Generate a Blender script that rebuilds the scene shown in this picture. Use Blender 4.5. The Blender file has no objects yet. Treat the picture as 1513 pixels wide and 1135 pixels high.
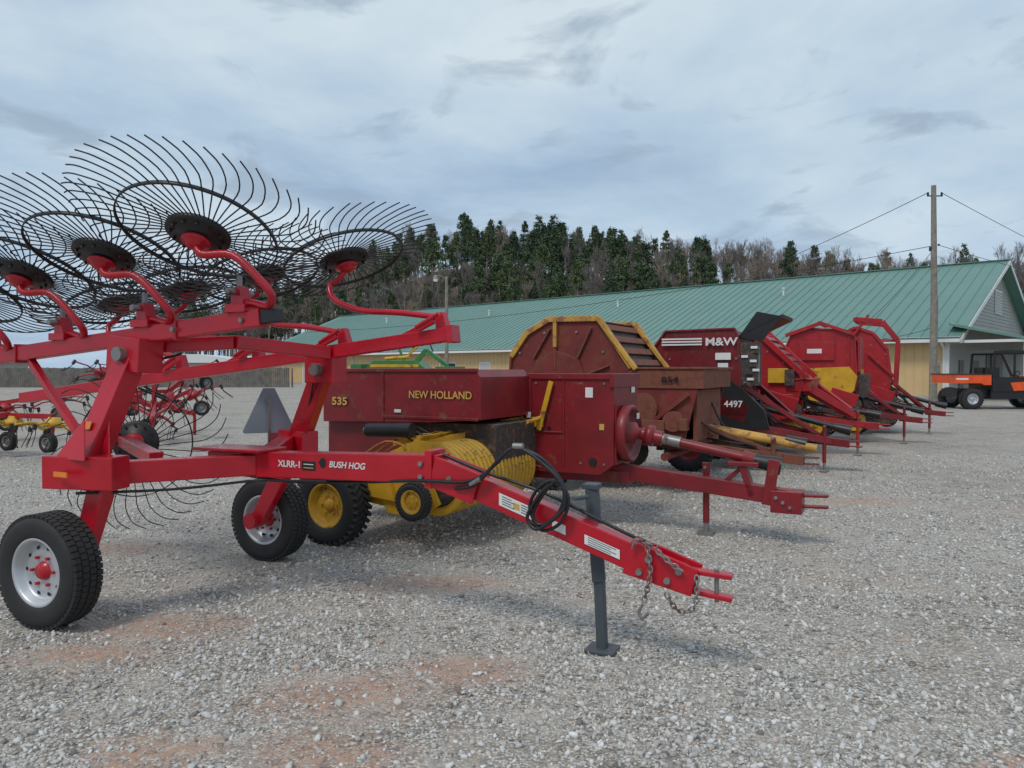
import bpy, math, random, bmesh
import numpy as np
from mathutils import Vector, Matrix
random.seed(7); np.random.seed(7)
S=bpy.context.scene
COL=S.collection
S.view_settings.view_transform='Standard'
S.view_settings.look='None'
S.view_settings.exposure=0
rad=math.radians

# ------------------------------------------------------------ helpers
def basis(a):
    a=Vector(a).normalized()
    t=Vector((0,0,1)) if abs(a.z)<.9 else Vector((1,0,0))
    e1=a.cross(t).normalized(); e2=a.cross(e1).normalized()
    return a,e1,e2
def cr(pts,n=6):
    P=[Vector(p) for p in pts]; P=[P[0]*2-P[1]]+P+[P[-1]*2-P[-2]]
    out=[]
    for i in range(1,len(P)-2):
        for k in range(n):
            t=k/n; a,b,c,d=P[i-1],P[i],P[i+1],P[i+2]
            out.append(.5*((2*b)+(c-a)*t+(2*a-5*b+4*c-d)*t*t+(3*b-a-3*c+d)*t**3))
    out.append(P[-2]); return out
class MB:
    def __init__(s): s.v=[];s.f=[];s.m=[];s.sm=[]
    def add(s,vs,fs,mi=0,smooth=False):
        o=len(s.v); s.v+=[tuple(v) for v in vs]; s.f+=[tuple(i+o for i in f) for f in fs]
        s.m+=[mi]*len(fs); s.sm+=[smooth]*len(fs)
    def box(s,c,size,mi=0,R=None):
        vs=[]
        for x in(-.5,.5):
            for y in(-.5,.5):
                for z in(-.5,.5):
                    p=Vector((x*size[0],y*size[1],z*size[2]))
                    if R is not None: p=R@p
                    vs.append(p+Vector(c))
        s.add(vs,[(0,1,3,2),(4,6,7,5),(0,4,5,1),(2,3,7,6),(0,2,6,4),(1,5,7,3)],mi)
    def bb(s,x0,x1,y0,y1,z0,z1,mi=0):
        s.box(((x0+x1)/2,(y0+y1)/2,(z0+z1)/2),(abs(x1-x0),abs(y1-y0),abs(z1-z0)),mi)
    def beam(s,p0,p1,w,h,mi=0,w1=None,h1=None,up=(0,0,1)):
        p0=Vector(p0);p1=Vector(p1);a=(p1-p0).normalized();u=Vector(up)
        sd=a.cross(u)
        if sd.length<1e-3: sd=a.cross(Vector((1,0,0)))
        sd.normalize(); u=sd.cross(a).normalized()
        w1=w1 or w;h1=h1 or h
        vs=[]
        for p,ww,hh in((p0,w,h),(p1,w1,h1)):
            for i,j in((-.5,-.5),(.5,-.5),(.5,.5),(-.5,.5)): vs.append(p+sd*ww*i+u*hh*j)
        s.add(vs,[(3,2,1,0),(4,5,6,7),(0,1,5,4),(1,2,6,5),(2,3,7,6),(3,0,4,7)],mi)
    def tube(s,pts,r,mi=0,n=8,radii=None):
        P=[Vector(p) for p in pts]; vs=[];fs=[]
        a,e1,e2=basis(P[1]-P[0])
        for i,p in enumerate(P):
            t=(P[min(i+1,len(P)-1)]-P[max(i-1,0)])
            if t.length<1e-9: t=a
            t=t.normalized()
            e1=(e1-t*e1.dot(t))
            if e1.length<1e-6: e1=basis(t)[1]
            e1.normalize(); e2=t.cross(e1)
            rr=radii[i] if radii else r
            for k in range(n):
                an=2*math.pi*k/n; vs.append(p+e1*math.cos(an)*rr+e2*math.sin(an)*rr)
        for i in range(len(P)-1):
            for k in range(n):
                k2=(k+1)%n; fs.append((i*n+k,i*n+k2,(i+1)*n+k2,(i+1)*n+k))
        s.add(vs,fs,mi,True)
        if n>3:
            s.add(vs[:n],[tuple(range(n))[::-1]],mi); s.add(vs[-n:],[tuple(range(n))],mi)
    def cyl(s,p0,p1,r,mi=0,n=20,r1=None):
        s.tube([p0,p1],r,mi,n,radii=[r,r if r1 is None else r1])
    def lathe(s,c,axis,prof,mi=0,n=48,smooth=True):
        a,e1,e2=basis(axis); c=Vector(c); vs=[];fs=[]
        for k in range(n):
            an=2*math.pi*k/n; d=e1*math.cos(an)+e2*math.sin(an)
            for (t,r) in prof: vs.append(c+a*t+d*r)
        m=len(prof)
        for k in range(n):
            k2=(k+1)%n
            for j in range(m-1): fs.append((k*m+j,k2*m+j,k2*m+j+1,k*m+j+1))
        s.add(vs,fs,mi,smooth)
    def prism(s,prof,y0,y1,mi=0):
        n=len(prof)
        vs=[(x,y0,z) for x,z in prof]+[(x,y1,z) for x,z in prof]
        fs=[tuple(range(n)),tuple(range(2*n-1,n-1,-1))]+[(i,(i+1)%n,n+(i+1)%n,n+i) for i in range(n)]
        s.add(vs,fs,mi)
    def obj(s,name,mats,parent=None,bevel=0,loc=None,recalc=True):
        me=bpy.data.meshes.new(name)
        me.from_pydata(s.v,[],s.f)
        if recalc:
            bm=bmesh.new();bm.from_mesh(me);bmesh.ops.recalc_face_normals(bm,faces=bm.faces);bm.to_mesh(me);bm.free()
        me.polygons.foreach_set('material_index',s.m); me.polygons.foreach_set('use_smooth',s.sm)
        for m in mats: me.materials.append(m)
        o=bpy.data.objects.new(name,me); COL.objects.link(o)
        if parent: o.parent=parent
        if loc: o.location=loc
        if bevel:
            b=o.modifiers.new('b','BEVEL'); b.width=bevel;b.segments=2;b.limit_method='ANGLE';b.angle_limit=rad(50)
        return o
def empty(name,loc,ang=0):
    e=bpy.data.objects.new(name,None); e.location=loc; e.rotation_euler=(0,0,rad(ang)); e.empty_display_size=.2
    COL.objects.link(e); return e
def text(body,name,parent,loc,size,mat,rz=0,rx=90,ry=0,shear=0,off=0,sx=1):
    c=bpy.data.curves.new(name,'FONT'); c.body=body;c.size=size;c.extrude=.001;c.shear=shear;c.offset=off
    c.materials.append(mat)
    o=bpy.data.objects.new(name,c);COL.objects.link(o);o.parent=parent;o.location=loc
    o.rotation_euler=(rad(rx),rad(ry),rad(rz));o.scale=(sx,1,1);return o

# ------------------------------------------------------------ materials
def nm(name):
    m=bpy.data.materials.new(name);m.use_nodes=True;nt=m.node_tree
    return m,nt,nt.nodes['Principled BSDF'],nt.nodes.new,nt.links.new
def mixc(nt,f,a,b,mode='MIX'):
    n=nt.nodes.new('ShaderNodeMix');n.data_type='RGBA';n.blend_type=mode
    for v,i in((f,0),(a,6),(b,7)):
        if isinstance(v,(int,float)): n.inputs[i].default_value=v
        elif isinstance(v,tuple): n.inputs[i].default_value=(*v[:3],1)
        else: nt.links.new(v,n.inputs[i])
    return n.outputs[2]
def ramp(nt,f,stops):
    n=nt.nodes.new('ShaderNodeValToRGB');e=n.color_ramp.elements
    while len(e)<len(stops): e.new(.5)
    for i,(p,c) in enumerate(stops):
        e[i].position=p; e[i].color=(c,c,c,1) if isinstance(c,(int,float)) else (*c,1)
    nt.links.new(f,n.inputs[0]);return n.outputs[0]
def noise(nt,vec,scale,detail=4,rough=.55,out=0,dist=0):
    n=nt.nodes.new('ShaderNodeTexNoise');n.inputs['Scale'].default_value=scale
    n.inputs['Detail'].default_value=detail;n.inputs['Roughness'].default_value=rough;n.inputs['Distortion'].default_value=dist
    if vec is not None: nt.links.new(vec,n.inputs['Vector'])
    return n.outputs[out]
def mth(nt,op,a,b=0.0,clamp=False):
    n=nt.nodes.new('ShaderNodeMath');n.operation=op;n.use_clamp=clamp
    for i,v in enumerate((a,b)):
        if isinstance(v,(int,float)): n.inputs[i].default_value=v
        else: nt.links.new(v,n.inputs[i])
    return n.outputs[0]
def paint(name,c,rough=.4,metal=0.,var=.25,scale=3.,dust=.25,rust=0.,bump=.02,fine=40,dustc=(.42,.36,.30),coat=0.,rustc=((.10,.035,.018),(.26,.11,.05))):
    m,nt,p,N,L=nm(name)
    tc=N('ShaderNodeTexCoord').outputs['Object']
    n1=noise(nt,tc,scale,4,.6)
    colr=mixc(nt,ramp(nt,n1,[(.3,0.),(.7,1.)]),tuple(x*(1-var) for x in c),tuple(min(1,x*(1+var*.35)) for x in c))
    n2=noise(nt,tc,fine,2,.6)
    if rust>0:
        nr=noise(nt,tc,scale*2.2,6,.7)
        fr=ramp(nt,nr,[(max(0,.62-rust*.5),0.),(max(.05,.72-rust*.5),1.)])
        rc=mixc(nt,n2,rustc[0],rustc[1])
        colr=mixc(nt,fr,colr,rc)
        r_=mixc(nt,fr,(rough,)*3,(.85,)*3)
    else: r_=None
    if dust>0:
        g=N('ShaderNodeNewGeometry');sx=N('ShaderNodeSeparateXYZ');L(g.outputs['Normal'],sx.inputs[0])
        up=ramp(nt,sx.outputs[2],[(.2,.12),(.95,.75)])
        f=mth(nt,'MULTIPLY',mth(nt,'MULTIPLY',up,dust),ramp(nt,noise(nt,tc,scale*1.7,4,.65),[(.3,.35),(.7,1.)]))
        colr=mixc(nt,f,colr,dustc)
    L(colr,p.inputs['Base Color'])
    p.inputs['Metallic'].default_value=metal
    if r_ is not None: L(r_,p.inputs['Roughness'])
    else:
        L(ramp(nt,n1,[(.2,max(.05,rough-.1)),(.8,min(1,rough+.15))]),p.inputs['Roughness'])
    if coat: p.inputs['Coat Weight'].default_value=coat
    if bump>0:
        b=N('ShaderNodeBump');b.inputs['Strength'].default_value=min(1,bump*10);b.inputs['Distance'].default_value=.004
        L(n2,b.inputs['Height']);L(b.outputs[0],p.inputs['Normal'])
    return m
RED=paint('rake_red_paint',(.50,.004,.018),.3,dust=.04,var=.22,coat=.15)
BRED=paint('faded_red_paint',(.225,.007,.013),.42,dust=.14,var=.35,rust=.06,coat=.05)
BRED2=paint('deep_red_paint',(.19,.007,.012),.4,dust=.18,var=.4,rust=.10)
BRED3=paint('bright_red_paint',(.40,.009,.016),.4,dust=.15,var=.3,rust=.08)
YEL=paint('yellow_paint',(.66,.36,.015),.5,dust=.2,var=.3,rust=.12)
YELR=paint('rusty_yellow_paint',(.62,.33,.05),.6,dust=.2,var=.35,rust=.22,rustc=((.18,.06,.03),(.36,.17,.08)))
RUST=paint('rusty_red_steel',(.19,.020,.016),.6,dust=.12,var=.45,scale=2.2,rust=.22,rustc=((.12,.025,.016),(.24,.07,.035)))
RUST2=paint('brown_rusted_steel',(.18,.04,.025),.8,dust=.2,var=.4,rust=.45,rustc=((.11,.03,.018),(.27,.09,.05)))
BLK=paint('black_paint',(.012,.012,.013),.4,dust=.10,var=.3)
TINE=paint('tine_steel',(.016,.009,.010),.5,dust=.04,var=.4,bump=0)
TIRE=paint('tire_rubber',(.020,.020,.021),.75,dust=.3,var=.3,scale=6,dustc=(.2,.18,.16))
SILV=paint('galvanised_rim',(.58,.60,.62),.42,metal=.55,dust=.2,var=.2)
GREY=paint('grey_primer',(.06,.078,.09),.5,dust=.15)
STEEL=paint('bare_steel',(.30,.29,.28),.45,metal=.6,dust=.2,rust=.15)
HOSE=paint('hose_rubber',(.012,.012,.014),.38,dust=.03,bump=0)
WHT=paint('white_decal',(.75,.75,.73),.5,dust=.05,var=.1,bump=0)
SMV=paint('sign_back_aluminium',(.24,.29,.33),.5,metal=.2,dust=.1)
AMB=paint('amber_reflector',(.75,.22,.02),.25,dust=.0,bump=0)
GRN=paint('green_paint',(.03,.19,.04),.35,dust=.15)
ORG=paint('orange_paint',(.88,.095,.008),.35,dust=.03,coat=.3)
DGRY=paint('dark_machinery',(.035,.032,.032),.7,dust=.4,rust=.2,scale=7)
WOODP=paint('weathered_pole_wood',(.27,.24,.20),.9,dust=0,var=.35,scale=5,bump=.06,fine=25)
GOLD=paint('yellow_lettering',(.65,.42,.10),.5,dust=0,bump=0)
GLASS,nt_,p_,_,_=nm('tinted_glass');p_.inputs['Base Color'].default_value=(.03,.04,.045,1);p_.inputs['Roughness'].default_value=.06
LAMPG,nt_,p_,_,_=nm('lamp_glass');p_.inputs['Base Color'].default_value=(.8,.82,.8,1);p_.inputs['Roughness'].default_value=.2

# ------------------------------------------------------------ ground
PATCH=[(-2.15,4.62,.60,.28),(-2.35,4.12,.55,.24),(-.80,3.62,.60,.34),(-.28,3.92,.50,.28),(-.62,5.55,.75,.36),(-.76,3.05,.45,.34),(4.2,9.0,.9,.4),(2.0,2.9,.5,.15),(-3.6,6.6,.8,.4),(-1.5,3.1,.35,.2)]
def ground_mat():
    m,nt,p,N,L=nm('gravel_ground')
    pos=N('ShaderNodeNewGeometry').outputs['Position']
    def vor(scale,feature='F1'):
        v=N('ShaderNodeTexVoronoi');v.inputs['Scale'].default_value=scale;v.feature=feature
        wn=noise(nt,pos,scale*.8,1,.5,out=1)
        ad=N('ShaderNodeVectorMath');ad.operation='MULTIPLY_ADD';L(wn,ad.inputs[0]);ad.inputs[1].default_value=(.5/scale,)*3;L(pos,ad.inputs[2])
        L(ad.outputs[0],v.inputs['Vector']);return v
    v1=vor(70);v2=vor(30)
    def cellcol(v):
        s=N('ShaderNodeSeparateColor');L(v.outputs['Color'],s.inputs[0])
        c=ramp(nt,s.outputs[0],[(0,(.30,.265,.23)),(.22,(.52,.485,.44)),(.6,(.67,.64,.60)),(.85,(.80,.78,.74)),(1,(.90,.88,.85))])
        tint=ramp(nt,s.outputs[1],[(0,(1,.89,.78)),(.5,(1,.98,.95)),(1,(.95,.97,1))])
        c=mixc(nt,1.,c,tint,'MULTIPLY')
        return mixc(nt,1.,c,ramp(nt,v.outputs['Distance'],[(.28,1.),(.75,.40)]),'MULTIPLY'),s
    c1,s1=cellcol(v1);c2,s2=cellcol(v2)
    sel=ramp(nt,s2.outputs[2],[(.66,0.),(.68,1.)])
    stone=mixc(nt,sel,c1,c2)
    big=noise(nt,pos,.35,5,.6)
    stone=mixc(nt,1.,stone,ramp(nt,big,[(.3,(.82,.79,.75)),(.7,(1.08,1.07,1.06))]),'MULTIPLY')
    fine=noise(nt,pos,180,2,.7)
    dust=mixc(nt,fine,(.42,.37,.31),(.62,.56,.48))
    nmid=noise(nt,pos,2.3,5,.65)
    stone=mixc(nt,ramp(nt,nmid,[(.45,0.),(.72,.8)]),stone,dust)
    tot=None
    wob=noise(nt,pos,3.5,5,.7,out=1)
    ad=N('ShaderNodeVectorMath');ad.operation='MULTIPLY_ADD';L(wob,ad.inputs[0]);ad.inputs[1].default_value=(.8,.8,.0);L(pos,ad.inputs[2])
    for (x,y,a,b) in PATCH:
        sb=N('ShaderNodeVectorMath');sb.operation='SUBTRACT';L(ad.outputs[0],sb.inputs[0]);sb.inputs[1].default_value=(x+.4,y+.4,0)
        ml=N('ShaderNodeVectorMath');ml.operation='MULTIPLY';L(sb.outputs[0],ml.inputs[0]);ml.inputs[1].default_value=(1/a,1/b,0)
        ln=N('ShaderNodeVectorMath');ln.operation='LENGTH';L(ml.outputs[0],ln.inputs[0])
        f=ramp(nt,ln.outputs['Value'],[(.25,1.),(1.05,0.)])
        tot=f if tot is None else mth(nt,'MAXIMUM',tot,f)
    gp=ramp(nt,noise(nt,pos,.55,6,.62),[(.55,0.),(.72,.65)])
    tot=mth(nt,'MAXIMUM',tot,gp)
    holes=ramp(nt,noise(nt,pos,22,3,.7),[(.40,.2),(.58,1.)])
    tot=mth(nt,'MULTIPLY',tot,holes)
    clay=mixc(nt,fine,(.38,.215,.145),(.58,.38,.28))
    c=mixc(nt,mth(nt,'MULTIPLY',tot,.95),stone,clay)
    L(c,p.inputs['Base Color']);p.inputs['Roughness'].default_value=.9;p.inputs['Specular IOR Level'].default_value=.2
    h=mth(nt,'ADD',mth(nt,'MULTIPLY',v1.outputs['Distance'],-.5),mth(nt,'MULTIPLY',mth(nt,'MULTIPLY',v2.outputs['Distance'],sel),-1.))
    h=mth(nt,'MULTIPLY',h,mth(nt,'SUBTRACT',1.,mth(nt,'MULTIPLY',tot,.8)))
    h=mth(nt,'ADD',h,mth(nt,'MULTIPLY',fine,.25))
    b=N('ShaderNodeBump');b.inputs['Strength'].default_value=.85;b.inputs['Distance'].default_value=.016
    L(h,b.inputs['Height']);L(b.outputs[0],p.inputs['Normal'])
    return m
g=MB();g.add([(-900,-300,0),(900,-300,0),(900,1500,0),(-900,1500,0)],[(0,1,2,3)]);g.obj('gravel_ground',[ground_mat()])

def stones():
    m,nt,p,N,L=nm('gravel_stone')
    ge=N('ShaderNodeNewGeometry')
    c=ramp(nt,ge.outputs['Random Per Island'],[(0,(.22,.20,.18)),(.12,(.44,.41,.37)),(.5,(.60,.57,.53)),(.85,(.72,.70,.66)),(.95,(.82,.80,.77)),(1,(.50,.36,.27))])
    c=mixc(nt,1.,c,ramp(nt,noise(nt,ge.outputs['Position'],120,2,.6),[(.3,.72),(.7,1.08)]),'MULTIPLY')
    L(c,p.inputs['Base Color']);p.inputs['Roughness'].default_value=.85
    bm=bmesh.new();bmesh.ops.create_icosphere(bm,subdivisions=1,radius=1)
    bv=np.array([v.co[:] for v in bm.verts]);bf=np.array([[v.index for v in f.verts] for f in bm.faces]);bm.free()
    N_=80000
    y=2.5+np.random.rand(N_)**1.15*11.5
    x=(np.random.rand(N_)*2-1)*(.76*y+.2)
    keep=np.ones(N_,bool)
    for (a,b,ra,rb) in PATCH:
        d=((x-a)/ra)**2+((y-b)/rb)**2
        keep&=~((d<.8)&(np.random.rand(N_)<.7))
    dens=np.sin(x*1.7+y*.9)*np.sin(y*1.3-x*.6+1)+np.sin(x*4.1+1)*np.sin(y*3.3)*.5
    keep&=~(np.random.rand(N_)<np.clip(.30-dens*.45,0,.8))
    x=x[keep];y=y[keep];n=len(x)
    r=np.clip(np.exp(np.random.randn(n)*.42)*.0080,.0035,.021)
    jit=1+(np.random.rand(n,12,1)-.5)*.8
    v=bv[None]*jit*np.stack([.8+.7*np.random.rand(n),.8+.5*np.random.rand(n),.45+.4*np.random.rand(n)],1)[:,None,:]*r[:,None,None]
    q=np.random.randn(n,4);q[:,1:3]*=.4;q/=np.linalg.norm(q,axis=1)[:,None]
    w,a,b,c_=q.T
    R=np.stack([1-2*(b*b+c_*c_),2*(a*b-c_*w),2*(a*c_+b*w),2*(a*b+c_*w),1-2*(a*a+c_*c_),2*(b*c_-a*w),2*(a*c_-b*w),2*(b*c_+a*w),1-2*(a*a+b*b)],1).reshape(n,3,3)
    v=np.einsum('nij,nkj->nki',R,v)+np.stack([x,y,r*.25],1)[:,None,:]
    v=v.reshape(-1,3);f=(bf[None]+(np.arange(n)*12)[:,None,None]).reshape(-1,3)
    me=bpy.data.meshes.new('gravel')
    me.vertices.add(len(v));me.vertices.foreach_set('co',v.astype(np.float32).ravel())
    me.loops.add(f.size);me.loops.foreach_set('vertex_index',f.astype(np.int32).ravel())
    me.polygons.add(len(f));me.polygons.foreach_set('loop_start',np.arange(0,f.size,3,dtype=np.int32));me.polygons.foreach_set('loop_total',np.full(len(f),3,dtype=np.int32))
    me.update(calc_edges=True);me.validate();me.materials.append(m)
    o=bpy.data.objects.new('loose_gravel',me);COL.objects.link(o)
stones()

# ------------------------------------------------------------ hill and forest
XS=[-130,-90,-61,-44,-34,-20,11,35,59,80,103,131,180,260]
HS=[0,1.5,5,12,20,25,26,23.5,21,19,18,19,19,18]
def sst(t): t=max(0,min(1,t));return t*t*(3-2*t)
def hill(x,y):
    return float(np.interp(x,XS,HS))*sst((y-104)/84)*(1+.05*math.sin(x*.11+y*.05))-.02
hm,nt,p,N,L=nm('leaf_litter_hillside')
c=mixc(nt,noise(nt,N('ShaderNodeNewGeometry').outputs['Position'],.4,6,.7),(.05,.042,.034),(.13,.105,.085));L(c,p.inputs['Base Color']);p.inputs['Roughness'].default_value=1
h=MB();nx,ny=90,40;vs=[]
for j in range(ny+1):
    for i in range(nx+1):
        x=-150+420*i/nx;y=102+260*j/ny;vs.append((x,y,hill(x,y)))
h.add(vs,[(j*(nx+1)+i,j*(nx+1)+i+1,(j+1)*(nx+1)+i+1,(j+1)*(nx+1)+i) for j in range(ny) for i in range(nx)],0,True)
h.obj('wooded_hill',[hm],recalc=False)
def leafm(name,a,b):
    m,nt,p,N,L=nm(name);ge=N('ShaderNodeNewGeometry');oi=N('ShaderNodeObjectInfo')
    c=mixc(nt,ge.outputs['Random Per Island'],a,b)
    c=mixc(nt,1.,c,ramp(nt,oi.outputs['Random'],[(0,(.65,.7,.72)),(.5,(1,1,1)),(1,(1.35,1.22,1.0))]),'MULTIPLY')
    L(c,p.inputs['Base Color']);p.inputs['Roughness'].default_value=.8;return m
PN=leafm('pine_needles',(.030,.058,.026),(.075,.118,.048));PN2=leafm('pine_needles_light',(.075,.115,.05),(.12,.16,.07))
BK=leafm('bark',(.16,.14,.125),(.38,.345,.315));TW=leafm('bare_twigs',(.16,.125,.11),(.30,.25,.225))  # bark and twigs lightened and greyed: distance haze painted into their base colour
def rv(s=1): return Vector((random.gauss(0,1),random.gauss(0,1),random.gauss(0,1))).normalized()*s
def pine(i):
    b=MB();H=random.uniform(12,15);z0=H*random.uniform(.22,.42)
    b.tube([(0,0,-1),(.1,.05,H*.5),(0,0,H*.97)],.2,2,5,radii=[.22,.15,.03])
    for k in range(58):
        t=random.random()**.9;z=z0+(H-z0)*t;an=random.random()*6.283
        ln=(.35+3.1*(max(0,1-t)**.75)*random.uniform(.45,1.2))*(.55+.45*min(1,t*4))
        d=Vector((math.cos(an),math.sin(an),random.uniform(-.05,.40)))
        b.tube([(0,0,z),Vector((0,0,z))+d*ln],.03,2,3,radii=[.05,.015])
        for q in(.5,.78,1.0):
            c=Vector((0,0,z))+d*ln*q
            light=1 if random.random()<.35 else 0
            for _ in range(9):
                pp=c+rv()*random.uniform(.05,.62);pp.z-=.1
                u=rv(random.uniform(.14,.34));w=u.cross(rv()).normalized()*random.uniform(.08,.22)
                b.add([pp-u,pp+w,pp+u,pp-w],[(0,1,2,3)],light)
    me=b.obj('pine_src_%d'%i,[PN,PN2,BK],recalc=False);m=me.data;bpy.data.objects.remove(me);return m
def bare(i):
    b=MB();H=random.uniform(11,15)
    def br(p,d,l,r,dep):
        q=p+d*l*.5+rv(l*.04);e=p+d*l
        b.tube([p,q,e],r,0,4 if dep<2 else 3,radii=[r,r*.8,r*.55])
        if dep>=4:
            for _ in range(4):
                dd=(d+rv(.6)).normalized();L_=random.uniform(.5,1.3);s_=dd.cross(rv()).normalized()*.026
                o=p+d*l*random.random()
                b.add([o-s_,o+s_,o+dd*L_],[(0,1,2)],1)
            return
        for _ in range(random.choice((3,3,4)) if dep else 7):
            t=random.uniform(.45,1) if dep else random.uniform(.35,1)
            dd=(d*.85+rv(.5)+Vector((0,0,.35))).normalized()
            br(p+d*l*t,dd,l*random.uniform(.5,.72) if dep else H*random.uniform(.2,.34),r*.5,dep+1)
    br(Vector((0,0,-.5)),Vector((random.uniform(-.06,.06),random.uniform(-.06,.06),1)).normalized(),H*.66,.19,0)
    me=b.obj('bare_src_%d'%i,[BK,TW],recalc=False);m=me.data;bpy.data.objects.remove(me);return m
pines=[pine(i) for i in range(6)];bares=[bare(i) for i in range(6)]
fe=empty('distant_forest',(0,0,0))
def plant(me,x,y,s,z=None,wd=1.):
    o=bpy.data.objects.new('tree',me);COL.objects.link(o);o.parent=fe
    o.location=(x,y,hill(x,y) if z is None else z);o.rotation_euler=(0,0,random.random()*6.28);o.scale=(s*random.uniform(.85,1.1)*wd,)*2+(s,)
cnt=0
for _ in range(12000):
    if cnt>1050: break
    y=random.uniform(126,198);az=random.uniform(-.50,.92);x=az*y
    if x<-95 or x>185: continue
    if hill(x,y)<1.2 and x<-30: 
        if random.random()<.8: continue
    if az>.38 and y<165 and random.random()<.5: continue
    if y>178 and random.random()<.25: continue
    wp=.42*math.exp(-((az-.02)/.19)**2)+.08
    if math.sin(x*.13+2)*math.sin(y*.09+1)+.25*math.sin(x*.4)>.25: wp+=.22
    if az>.28: wp=.10
    isp=random.random()<wp
    k=1.0 if y<172 else .9
    plant(random.choice(pines if isp else bares),x,y,k*(random.uniform(.68,1.05) if isp else random.uniform(.55,.86)),wd=.85 if isp else .9);cnt+=1

# ------------------------------------------------------------ barn
def metal(name,c,rough=.4,met=.2):
    m,nt,p,N,L=nm(name);tc=N('ShaderNodeTexCoord').outputs['Object']
    cc=mixc(nt,noise(nt,tc,.5,6,.65),tuple(x*.78 for x in c),tuple(x*1.12 for x in c));L(cc,p.inputs['Base Color'])
    p.inputs['Roughness'].default_value=rough;p.inputs['Metallic'].default_value=met;return m
ROOF=metal('green_metal_roof',(.155,.285,.235),.45,.1);TAN=metal('tan_wall_panel',(.66,.46,.23),.6,0);WTRIM=metal('white_trim',(.76,.76,.74),.5,0);SIDE=metal('grey_clapboard',(.42,.41,.38),.7,0);DARK=metal('dark_opening',(.02,.02,.022),.3,0);SOF=metal('soffit',(.5,.5,.48),.6,0)
barn=empty('green_roofed_barn',(22.4,38.3,0),math.degrees(math.atan2(.68,-.733)))
LB,WB,EH,RH=71,24,3.35,8.3
b=MB()
b.bb(0,LB,-.15,0,0,EH,0);b.bb(0,LB,-WB,-WB+.15,0,EH,0);b.bb(LB-.15,LB,-WB+.15,-.15,0,EH,0)
for i in range(int(LB/.45)): b.bb(.2+i*.45,.25+i*.45,0,.02,.25,EH-.05,0)
b.obj('long_walls',[TAN],barn)
b=MB();b.bb(0,LB,0.0,.035,0,.22,0)
b.obj('base_trim',[SIDE],barn)
b=MB();z=0
while z<RH-.15:
    z1=min(z+.21,RH-.05)
    def yr(zz): 
        if zz<=EH: return 0,-WB
        t=(zz-EH)/(RH-EH)*WB/2;return -t,-WB+t
    a0,a1=yr(z);c0,c1=yr(z1)
    b.add([(-.05,a0,z),(-.05,a1,z),(-.02,c1,z1),(-.02,c0,z1),(0,a0,z),(0,a1,z),(0,c1,z1),(0,c0,z1)],[(0,1,2,3),(0,4,5,1),(3,2,6,7),(0,3,7,4),(1,5,6,2)],0);z=z1
b.obj('gable_siding',[SIDE],barn)
b=MB()
ov=.7;sl=(RH-EH)/(WB/2);th=.12
def rz(y): return RH-abs(y+WB/2)*sl+.12
for sgn in(0,1):
    y0=-WB/2;y1=.7 if sgn==0 else -WB-.7
    b.add([(-ov,y0,rz(y0)),(LB+ov,y0,rz(y0)),(LB+ov,y1,rz(y1)),(-ov,y1,rz(y1)),(-ov,y0,rz(y0)-th),(LB+ov,y0,rz(y0)-th),(LB+ov,y1,rz(y1)-th),(-ov,y1,rz(y1)-th)],
          [(0,1,2,3),(7,6,5,4),(0,3,7,4),(1,5,6,2),(3,2,6,7),(0,4,5,1)],0)
    for i in range(int((LB+2*ov)/.62)):
        x=-ov+.02+i*.62
        b.beam((x,y0,rz(y0)+.018),(x,y1,rz(y1)+.018),.05,.035,0)
b.beam((-ov-.02,-WB/2,RH+.17),(LB+ov,-WB/2,RH+.17),.35,.05,0)
for i in(12,26,41,57):
    yy=-WB/2+4; b.cyl((i,yy,rz(yy)),(i,yy,rz(yy)+.5),.07,1,10);b.cyl((i,yy,rz(yy)+.46),(i,yy,rz(yy)+.58),.13,1,10)
b.obj('metal_roof',[ROOF,WTRIM],barn)
b=MB()
b.bb(-ov,LB+ov,.70,.82,rz(.7)-.2,rz(.7)-.04,0)
b.bb(-ov,LB+ov,.02,.69,EH-.12,EH-.08,1)
for s_ in((0,.7),(0,-WB-.7)):
    y1=s_[1];b.beam((-ov-.03,-WB/2,RH-.02),(-ov-.03,y1,rz(y1)-.16),.05,.22,0)
for x in(.15,13,26,39,52,65):
    b.beam((x,.7,rz(.7)-.2),(x,.08,2.7),.09,.09,0);b.bb(x-.045,x+.045,.04,.12,0.1,2.72,0)
b.bb(-.08,.12,-.02,.06,0,EH,0)
b.bb(-.12,-.05,-13.3,-11.3,5.1,6.6,0)
for k in range(9): b.box((-.13,-12.3,5.25+k*.15),(.03,1.8,.10),1,Matrix.Rotation(.5,3,'Y'))
b.obj('gutters_trim_vent',[WTRIM,SOF],barn)
b=MB()
for x in(6.,19,33,47,60):
    b.bb(x,x+1.1,.021,.05,0,2.1,0);b.bb(x-.08,x+1.18,.02,.04,0,2.2,1)
for x in(9.5,14,23,29,37,43,53):
    b.bb(x,x+1.5,.02,.05,1.1,2.2,1);b.bb(x+.08,x+1.42,.051,.06,1.18,2.12,2)
b.bb(-.08,-.06,-3.2,-2.2,0,2.1,2);b.bb(-.08,-.06,-7,-5,1,2.1,2);b.bb(-.08,-.06,-14,-9,0,2.6,2)
b.obj('doors_windows',[SOF,WTRIM,DARK],barn)
b=MB()
b.beam((-.1,-.4,3.95),(-.1,-WB+.4,3.95),.1,.1,1)
b.add([(-.06,.1,3.95),(-3.4,.1,3.15),(-3.4,-WB,3.15),(-.06,-WB,3.95),(-.06,.1,3.85),(-3.4,.1,3.05),(-3.4,-WB,3.05),(-.06,-WB,3.85)],[(0,1,2,3),(7,6,5,4),(0,4,5,1),(1,5,6,2),(2,6,7,3),(3,7,4,0)],0)
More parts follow.
